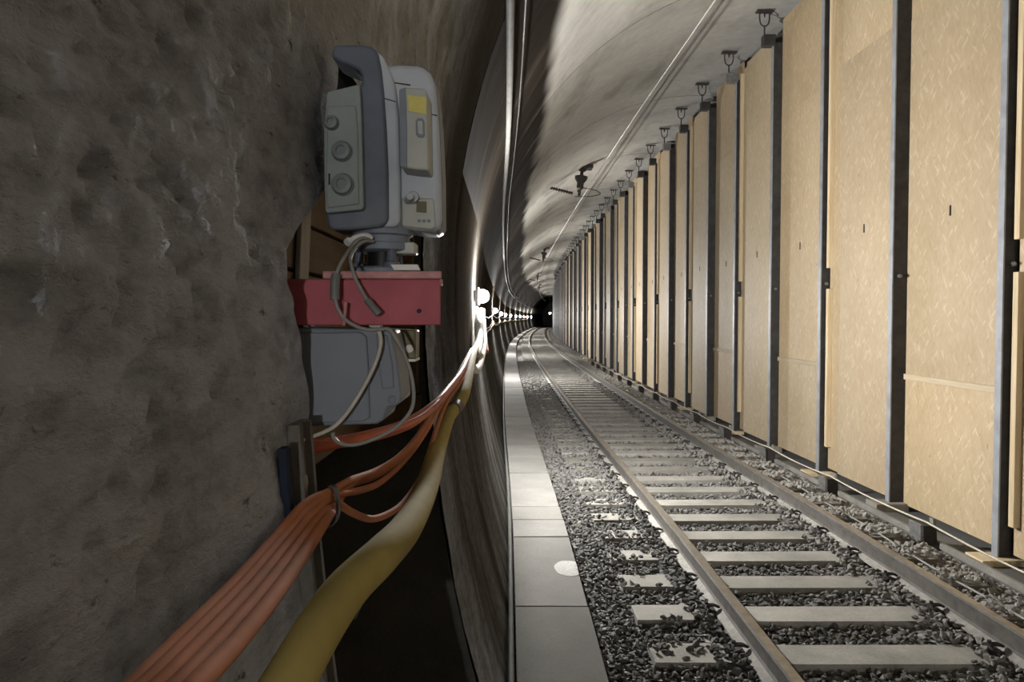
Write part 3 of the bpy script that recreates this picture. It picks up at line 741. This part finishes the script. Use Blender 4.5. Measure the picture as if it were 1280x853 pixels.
# gear below the nearest lamp
xw = float(wx(2.0))+SF(7.7)
b = MB(); b.lathe((xw+.01, 7.7, 2.0), (1,0,0), [(.075,0),(.075,.09),(.06,.105)], 18); tag(obj('junction_box', b, INST_GREEN, smooth=40), 'round grey junction box under the nearest wall lamp', 'box')
b = MB(); b.tube(pxpath([(600,392,7.3),(599,405,7.0),(600,422,6.7),(597,437,6.3),(592,443,5.8)], 6), .045, 10); tag(obj('white_tube', b, WHITEP, smooth=60), 'fat white tube sagging beneath the nearest lamp', 'tube')
b = MB(); b.tube(pxpath([(603,400,7.6),(604,415,7.3),(605,428,7.0),(602,445,6.5),(597,460,5.6),(592,462,5.2),(589,455,4.9)], 6), .032, 10); tag(obj('beige_hose', b, CABPALE, smooth=60), 'beige hose looping down below the nearest lamp', 'hose')
b = MB(); b.tube(pxpath([(602,402,7.6),(602,412,7.4),(605,425,7.2),(607,440,7.0)], 6), .03, 8); tag(obj('orange_flex', b, ORANGE, smooth=60), 'short orange flex hanging under the nearest lamp', 'cable')

# far cables fixed along the wall below the lamps
for k, (z, r, m, lab) in enumerate([(1.80, .02, HOSE, 'yellowish cable run along the far wall below the lamps'), (1.86, .014, ORANGE, 'orange cable run along the far wall below the lamps'), (2.08, .01, CABPALE, 'pale lamp feed cable strung along the wall between lamps')]):
    b = MB(); b.tube([(float(wx(z))+.03+SF(v), v, z-.10*abs(math.sin((v-7.7)*math.pi/15)) + .015*math.sin(v*1.7+k)) for v in np.linspace(7.8, 130, 150)], r, 6)
    tag(obj('wall_cable', b, m, smooth=60), lab, 'cable')

# ================================================================== NEAR WALL FITTINGS
chan = empty('steel_channel', at(372, 853, 1.2)); tag(chan, 'upright weathered steel channel at the niche edge behind the orange cables', 'channel')
def wxn(z): return float(wx(z))
zs = np.linspace(1.05, 1.80, 16)
b = MB(); vs = []
for zv in zs:
    x0 = wxn(zv)
    vs += [(x0-.015,1.165,zv),(x0+.012,1.165,zv),(x0+.012,1.178,zv),(x0+.001,1.18,zv),(x0+.001,1.225,zv),(x0+.012,1.227,zv),(x0+.012,1.24,zv),(x0-.015,1.24,zv)]
for i in range(len(zs)-1):
    for k in range(8): b.f.append((i*8+k, i*8+(k+1)%8, (i+1)*8+(k+1)%8, (i+1)*8+k)); b.m.append(0)
b.f += [tuple(range(8)), tuple(15*8+k for k in range(7,-1,-1))]; b.m += [0,0]; b.v = vs
obj('channel_body', b, m_slab('weathered_channel', (.17,.16,.145), .3), chan)
for zv in (1.70, 1.62, 1.50, 1.42, 1.30):
    b = MB(); b.lathe((wxn(zv)-.001, 1.202, zv), (1,0,0), [(.014,0),(.014,.006),(.008,.008)], 12); obj('rivet', b, STEEL_GREY, chan, smooth=40)
b = MB(); b.hexa([(wxn(1.66)-.006,1.11,1.62),(wxn(1.66)+.008,1.11,1.62),(wxn(1.66)+.008,1.135,1.60),(wxn(1.66)-.006,1.135,1.60),(wxn(1.76)-.006,1.10,1.775),(wxn(1.76)+.008,1.10,1.775),(wxn(1.76)+.008,1.125,1.775),(wxn(1.76)-.006,1.125,1.775)])
tag(obj('blue_strip', b, BLUETAPE, bevel=.003), 'short dark blue strip on the wall beside the steel channel', 'strip')

# --- orange cables and yellow hose
offs = [(0, 0, .0072), (15, 6, .0072), (34, 12, .0075), (56, 19, .0078), (80, 26, .0095)]
labs = ['topmost orange cable of the bundle running up to the grey strap', 'second orange cable from the top of the bundle', 'middle orange cable of the bundle at lower left', 'fourth orange cable from the top of the bundle', 'thickest lowest orange cable of the bundle at lower left']
tails = [[(440,600,1.4),(470,589,1.58),(500,570,1.75),(526,540,1.95),(552,496,2.3),(572,470,2.9),(583,448,4.2),(589,436,5.6)],
         [(451,613,1.45),(477,602,1.62),(507,574,1.82),(530,543,2.0),(555,500,2.35),(575,472,3.0),(585,449,4.3),(590,437,5.6)],
         [(440,641,1.36),(466,649,1.5),(492,639,1.65),(510,622,1.78),(530,589,1.95),(543,544,2.12),(558,503,2.45),(577,475,3.1),(586,451,4.4)],
         None, None]
for k, (ox, oy, r) in enumerate(offs):
    p = [(130+ox, 888, .50), (170+ox, 852, .56), (232+ox*.86, 790+oy*.3, .67), (294+ox*.66, 728+oy*.45, .82), (345+ox*.48, 671+oy*.6, .99), (382+ox*.30, 630+oy*.8, 1.13), (414, 614+oy*.95, 1.245)]
    if tails[k]: p += tails[k]
    else: p += [(q[0]+(3-k)*3, q[1]+(k-2)*3, q[2]+.02*(k-2)) for q in tails[0]]
    b = MB(); b.tube(pxpath(p, 7), r, 10)
    tag(obj('orange_cable', b, ORANGE, smooth=60), labs[k], 'cable', 'orange cables')
for k, p in enumerate([[(370,566,1.42),(420,556,1.5),(480,541,1.65),(530,520,1.9),(556,492,2.3),(576,466,3.1),(586,445,4.4)], [(370,556,1.5),(430,549,1.6),(500,531,1.8),(540,507,2.05),(560,486,2.4),(578,462,3.2),(587,443,4.5)], [(380,560,1.46),(450,551,1.6),(510,533,1.8),(545,507,2.1),(562,487,2.45),(579,463,3.3),(588,442,4.6)]]):
    b = MB(); b.tube(pxpath(p, 7), .009, 8)
    tag(obj('red_orange_cable', b, ORANGE2, smooth=60), ['lowest red orange cable crossing the niche under the grey box', 'upper red orange cable crossing the niche under the grey box', 'middle red orange cable crossing the niche under the grey box'][k], 'cable', 'cables crossing the niche')
b = MB()
hp = [(318,920,.66),(361,853,.70),(402,782,.775),(437,733,.86),(477,694,.97),(511,655,1.2),(534,607,1.6),(547,560,2.1),(560,521,2.55),(573,505,2.8),(581,487,3.1),(588,455,4.1),(593,438,5.4),(600,425,8.0)]
b.tube(pxpath(hp, 8), .0255, 16); hose = obj('yellow_hose', b, HOSE, smooth=60); tag(hose, 'thick yellow hose swinging along the wall past the niche', 'hose')
b = MB(); b.tube(pxpath([(430,741,.845),(438,732,.862),(443,727,.875)], 4), .0262, 16); 
b = MB(); b.tube([at(444,742,.90), at(448,757,.905), at(441,772,.91)], .0045, 8); obj('tie', b, STRAP, hose, smooth=60)
b = MB(); b.tube(pxpath([(567,512,2.66),(571,508,2.75)], 4), .027, 14); obj('tape', b, TAPE, hose, smooth=60)
# grey strap round the bundle
b = MB(); P0_ = [at(410,608,1.238), at(418,612,1.232), at(421,630,1.228), at(420,650,1.24), at(410,660,1.255), at(402,652,1.275), at(404,628,1.28), at(406,612,1.26)]
P1 = smoothpath(P0_+[P0_[0]], 5); vs = []
for p in P1: vs += [(p[0], p[1]-.006, p[2]), (p[0]+.002, p[1]+.008, p[2]), (p[0]+.004, p[1]+.008, p[2]+.002), (p[0]+.004, p[1]-.006, p[2]+.002)]
for i in range(len(P1)-1):
    for k in range(4): b.f.append((i*4+k, i*4+(k+1)%4, (i+1)*4+(k+1)%4, (i+1)*4+k)); b.m.append(0)
b.v = vs; tag(obj('strap', b, STRAP, smooth=50), 'grey strap holding the orange cables at the steel channel', 'strap')

# ================================================================== BRACKET, BOX, INSTRUMENT
DB = 1.30
br = empty('wall_bracket', at(460, 407, DB)); tag(br, 'red painted steel bracket carrying the survey instrument', 'bracket')
xr_, zt, zb = at(550, 349, DB)[0], at(550, 349, DB)[2], at(550, 406.5, DB)[2]
b = MB(); b.box(-.61, xr_, DB, DB+.008, zb, zt); obj('front_web', b, RED, br, bevel=.002)
b = MB(); b.hexa([(-.61,DB+.008,zt-.008),(xr_-.004,DB+.008,zt-.008),(xr_-.04,DB+.17,zt-.008),(-.61,DB+.17,zt-.008),(-.61,DB+.008,zt),(xr_-.004,DB+.008,zt),(xr_-.04,DB+.17,zt),(-.61,DB+.17,zt)]); obj('top_web', b, RED, br, bevel=.002)
b = MB(); b.box(-.61, xr_-.04, DB+.17, DB+.178, zb, zt); obj('rear_web', b, RED, br, bevel=.002)
xl_ = at(405, 340, DB)[0]
b = MB(); z2 = at(405, 339, DB-.01)[2]; xq_ = at(553,340,DB)[0]; b.hexa([(xl_,DB-.012,zt),(xq_,DB-.012,zt),(xq_-.042,DB+.19,zt),(xl_,DB+.19,zt),(xl_,DB-.012,z2),(xq_,DB-.012,z2),(xq_-.042,DB+.19,z2),(xl_,DB+.19,z2)]); b.box(at(549.5,340,DB)[0], at(553,340,DB)[0], DB-.010, DB+.01, zt-.012, zt); obj('top_plate', b, REDLIP, br, bevel=.003)
b = MB(); b.lathe(at(524, 389, DB), (0,-1,0), [(.004,-.002),(.004,.003),(.002,.004)], 10); obj('screw', b, BLACKP, br)
# junction box
D = 1.315
bx = empty('equipment_box', at(440, 534, D)); tag(bx, 'grey blue plastic equipment box hanging below the red bracket', 'box')
po = [(330,409),(373,409.5),(484,412),(489,415),(497,452),(502,494),(501,503),(493,509),(484.5,509),(480,525),(471,530.5),(382,533.5),(330,535)]
b = MB(); b.prism(outl(po, D), D, D+.12); obj('case', b, BOXGREY, bx, bevel=.004, bseg=3)
pl = [(330,417),(378,416),(452,415),(459,421),(462,470),(463,522),(455,527),(382,529.5),(330,530)]
b = MB(); b.prism(outl(pl, D), D-.006, D+.004); obj('lid', b, BOXGREY, bx, bevel=.003, bseg=3)
pl = [(470,418),(484,419),(491,455),(493,485),(478,486)]
b = MB(); b.prism(outl(pl, D), D-.004, D+.004); obj('end_rib', b, BOXGREY, bx, bevel=.002)
b = MB(); b.lathe(at(490,500,D), (0,-1,0), [(.008,-.004),(.008,.004),(.004,.006)], 12); obj('latch', b, BOXGREY, bx, smooth=40)
b = MB(); b.box(-.40, -.38, D+.03, D+.06, at(440,411,D)[2]-.004, zb+.01); b.box(-.26, -.24, D+.03, D+.06, at(440,411,D)[2]-.004, zb+.01); obj('hook', b, STEEL_GREY, bx)
# olive plate with a bright button
pt = empty('olive_unit', at(505, 451, 1.46)); tag(pt, 'small olive unit with a white round button right of the grey box', 'control box')
b = MB(); b.prism(outl([(470,410),(519.5,413),(519.5,449),(470,450)], 1.46), 1.46, 1.52); obj('plate', b, OLIVE, pt, bevel=.003)
b = MB(); b.lathe(at(512,436,1.46), (0,-1,0), [(.008,-.002),(.008,.004),(.005,.006)], 16); obj('button', b, WHITEP, pt, smooth=40)
b = MB(); b.prism(outl([(490,449),(519.5,449),(519.5,452),(490,452)], 1.455), 1.45, 1.52); obj('edge_strip', b, WHITEP, pt)
b = MB(); b.box(-.42, -.40, 1.47, 1.5, 1.9, 2.0); obj('hook', b, STEEL_GREY, pt)

# survey instrument
D = 1.37
ts = empty('survey_instrument', at(480, 338, 1.40)); tag(ts, 'blue grey robotic surveying instrument standing on the red bracket', 'instrument')
arm = [(414,62),(419,55.5),(452,55),(464,57.5),(471.5,63),(476,85),(479,113),(482.5,162),(484.7,216),(485,272),(483,279),(476,283.5),(438,287.5),(416,287.5),(410,284.5),(407.5,268),(407.5,118),(452,106),(451.5,94),(449,88),(440,83),(424,77),(414,71.5)]
b = MB(); b.prism(outl(arm, D), D, D+.09); yk = obj('yoke', b, INST_DARK, ts, bevel=.007, bseg=3)
trim = [(471,63),(480,72),(488,90),(493.5,107),(498,150),(499,183),(500,230),(500,278),(494,284),(470,284),(470,200)]
b = MB(); b.prism(outl(trim, D+.012), D+.012, D+.10); tag(obj('yoke_side', b, INST_WHITE, ts, bevel=.006, bseg=3), 'pale side edge of the yoke')
cov = [(408,116),(412,114),(447,105.5),(450,107),(452,150),(453.5,216),(454.5,258),(452,262),(409,266.5),(406.5,264),(405,215),(404.8,161)]
b = MB(); b.prism(outl(cov, D-.022), D-.022, D+.005); cv = obj('side_cover', b, INST_GREEN, ts, bevel=.004, bseg=3); tag(cv, 'sage grey side cover with three knobs')
inn = [(409,133),(444,131),(447,160),(448.5,255),(409,260),(407,230)]
b = MB(); b.prism(outl(inn, D-.028), D-.026, D-.018); obj('cover_panel', b, INST_GREEN, cv, bevel=.002)
for px, py, r in ((415,154,.0135), (427.8,189.5,.019), (428.8,231,.0205)):
    b = MB(); b.lathe(at(px, py, D-.026), (0,-1,0), [(r,-.004),(r,.003),(r*.86,.006),(r*.82,.012),(r*.45,.013),(r*.42,.010)], 26); obj('knob', b, KNOB, cv, smooth=35)
b = MB(); b.prism(outl([(410.5,217),(412.5,217),(412.5,231),(410.5,231)], D-.028), D-.0285, D-.024); obj('mark', b, BLACKP, cv)
sh = [(476,82),(500,80),(520,81),(530,84),(538,91),(543,104),(547,150),(550,216),(551,272),(549,283),(543,289),(522,288),(498,284),(476,282)]
b = MB(); b.prism(outl(sh, D+.035), D+.035, D+.16); shell = obj('shell', b, INST_WHITE, ts, bevel=.009, bseg=3)
sh2 = [(500,84),(524,83),(536,88),(544,100),(549.5,150),(552.5,216),(553,282),(548,290),(500,288)]
b = MB(); b.prism(outl(sh2, D+.06), D+.06, D+.15); obj('shell_rim', b, INST_TRIM, ts, bevel=.006, bseg=3)
DC = D-.035
b = MB(); cb = [(499,112),(504,109),(530,110),(534,114),(536,213),(521,212),(500,209)]
o1 = outl(cb, DC); b.prism(o1, DC, D+.05); cbx = obj('telescope_housing', b, INST_CREAM, ts, bevel=.004, bseg=3); tag(cbx, 'cream boxy telescope housing')
b = MB(); b.prism(outl([(499,112),(507,109),(509,160),(509,209.5),(500,208)], DC-.001), DC-.0015, DC+.01); obj('housing_bevel', b, INST_TRIM, cbx, bevel=.001)
b = MB(); b.prism(outl([(509.5,118.5),(532.5,121.5),(532.8,143),(511,139)], DC-.002), DC-.002, DC+.003); obj('sticker', b, YELLOW, cbx)
b = MB(); b.prism(outl([(519.5,151),(522,148),(528,148),(530.5,152),(531,170),(528,172.5),(522,171),(520,168)], DC-.002), DC-.003, DC+.004); pw = obj('slot_cover', b, INST_TRIM, cbx, bevel=.001)
b = MB(); b.prism(outl([(522,151.5),(528,151.5),(528.5,168),(523,167)], DC-.004), DC-.0045, DC); obj('slot_face', b, INST_CREAM, pw)
b = MB(); b.prism(outl([(491,102.5),(513,105.5),(513,107.3),(491,104)], D+.034), D+.0335, D+.04); obj('vent_slit', b, SLITRED, shell)
b = MB(); b.prism(outl([(480,122.0),(494,126.2),(494,127.2),(480,123.0)], D+.009), D+.010, D+.02); obj('seam', b, BLACKP, shell)
b = MB(); b.prism(outl([(535,142),(546,143.5),(546,144.5),(535,143)], D+.033), D+.0335, D+.04); obj('seam', b, BLACKP, shell)
b = MB(); b.prism(outl([(502,247),(542,248),(545,284),(538,287),(502,283)], D+.029), D+.029, D+.045); lp = obj('key_panel', b, INST_CREAM, ts, bevel=.003, bseg=2)
b = MB(); b.lathe(at(515,249,D+.035), (.25,-1,.05), [(.011,-.01),(.011,.02),(.009,.024)], 18); b.lathe(at(510,250,D+.02), (.25,-1,.05), [(.007,-.005),(.007,.03),(.006,.032)], 14); obj('drive_knob', b, INST_WHITE, lp, smooth=40)
b = MB(); b.prism(outl([(520.5,252),(533,252),(533,266),(520.5,265)], D+.027), D+.0265, D+.032); obj('socket', b, OLIVE, lp, bevel=.001)
for px in (524,530,536):
    b = MB(); b.prism(outl([(px-2,274.5),(px+2,274.5),(px+2,278),(px-2,278)], D+.027), D+.0265, D+.032); obj('button', b, KNOB, lp)
b = MB(); b.prism(outl([(496.5,232.5),(502,232.5),(502,236.5),(496.5,236)], D+.033), D+.033, D+.04); obj('dot', b, BLACKP, shell)
b = MB(); b.tube([at(521,90,D+.10), at(519.5,41,D+.10)], .0022, 8); obj('antenna', b, STEEL_GREY, ts, smooth=60)
# base and tribrach
cxw, _, zbm = at(478, 290, D+.07); yb = D+.075
b = MB(); z0 = at(478, 316, D+.07)[2]
b.lathe((cxw, yb, z0), (0,0,1), [(.048,0),(.056,.004),(.056,.016),(.052,.018),(.052,.03),(.058,.033),(.058,zbm-z0+.012)], 32); obj('rotating_base', b, INST_TRIM, ts, smooth=40)
z1 = zt+.012
for k in range(3):
    q = math.radians(-60+120*k); px_, py_ = cxw+.046*math.cos(q), yb+.046*math.sin(q)
    b = MB(); b.lathe((px_, py_, z1+.008), (0,0,1), [(.007,0),(.016,.004),(.016,.017),(.010,.019),(.008,z0-z1)], 16); obj('foot_screw', b, INST_DARK, ts, smooth=40)
b = MB(); b.lathe((cxw, yb, z2), (0,0,1), [(.064,0),(.064,.012),(.058,.016)], 30); obj('tribrach_plate', b, INST_TRIM, ts, smooth=40)
b = MB(); b.lathe((cxw, yb, z2), (0,0,1), [(.03,0),(.03,z0-z2)], 18); obj('centre_post', b, BLACKP, ts, smooth=40)
b = MB(); b.box(cxw+.026, cxw+.066, yb-.03, yb+.02, z0-.004, z0+.018); obj('plummet', b, INST_CREAM, ts, bevel=.003)
b = MB(); b.tube(pxpath([(436,303,1.36),(446,297,1.365),(458,295,1.375),(464,299,1.38)], 4), .0062, 10); b.tube(pxpath([(434,304,1.355),(437,301,1.36)], 2), .008, 10); obj('plug', b, WHITEP, ts, smooth=60)
b = MB(); b.prism(outl([(489,331),(522,331),(525,338),(493,338)], 1.37), 1.366, 1.38); obj('paper_tag', b, WHITEP, ts)

# --- instrument cables
def cable(p, r, m, name, lab, extra=None):
    b = MB(); b.tube(pxpath(p, 7), r, 10); o = obj(name, b, m, smooth=60); tag(o, lab, 'cable', 'instrument cables')
    if extra:
        for nm, q, rr, mm in extra: bb = MB(); bb.tube(pxpath(q, 4), rr, 14); obj(nm, bb, mm, o, smooth=50)
cable([(462,300,1.372),(452,298,1.352),(441,306,1.335),(428,326,1.29),(421,342,1.275),(418.5,362,1.27),(421,382,1.27),(429,397,1.272),(441,406,1.275),(457,412,1.28),(474,412,1.285),(486,412,1.288),(495,424,1.292),(505,443,1.295),(514,470,1.30),(517,497,1.30),(512,516,1.30),(494,535,1.295),(470,548,1.285),(445,556,1.275),(426,555,1.265),(417,547,1.26),(416,541,1.258)], .0034, CABGREY, 'instrument_cable',
      'grey cable with a ferrite looping from the instrument under the box', [('ferrite', [(420.5,343,1.275),(419,352,1.272),(418.7,375,1.27)], .0085, FERR)])
cable([(466,302,1.375),(455,302,1.355),(444,310,1.34),(438,322,1.31),(440,335,1.285),(445,350,1.275),(454,367,1.27),(463,381,1.268),(472,392,1.268)], .0032, CABGREY, 'instrument_cable',
      'short grey cable ending in a plug before the red bracket', [('plug', [(459,375,1.268),(466,384,1.266),(474,393,1.266)], .0065, FERR)])
cable([(474,414,1.288),(476,428,1.285),(472,447,1.282),(460,474,1.28),(442,505,1.275),(424,528,1.265),(408,539,1.255),(385,548,1.235),(362,556,1.19)], .0034, CABPALE, 'instrument_cable',
      'pale cable arching across the grey box into the wall edge')
b = MB(); b.tube(pxpath([(432,378,1.272),(431,392,1.272),(430,407,1.275)], 3), .0026, 8); tag(obj('cord', b, REDLIP, smooth=60), 'short pinkish cord hanging at the bracket front', 'cord')
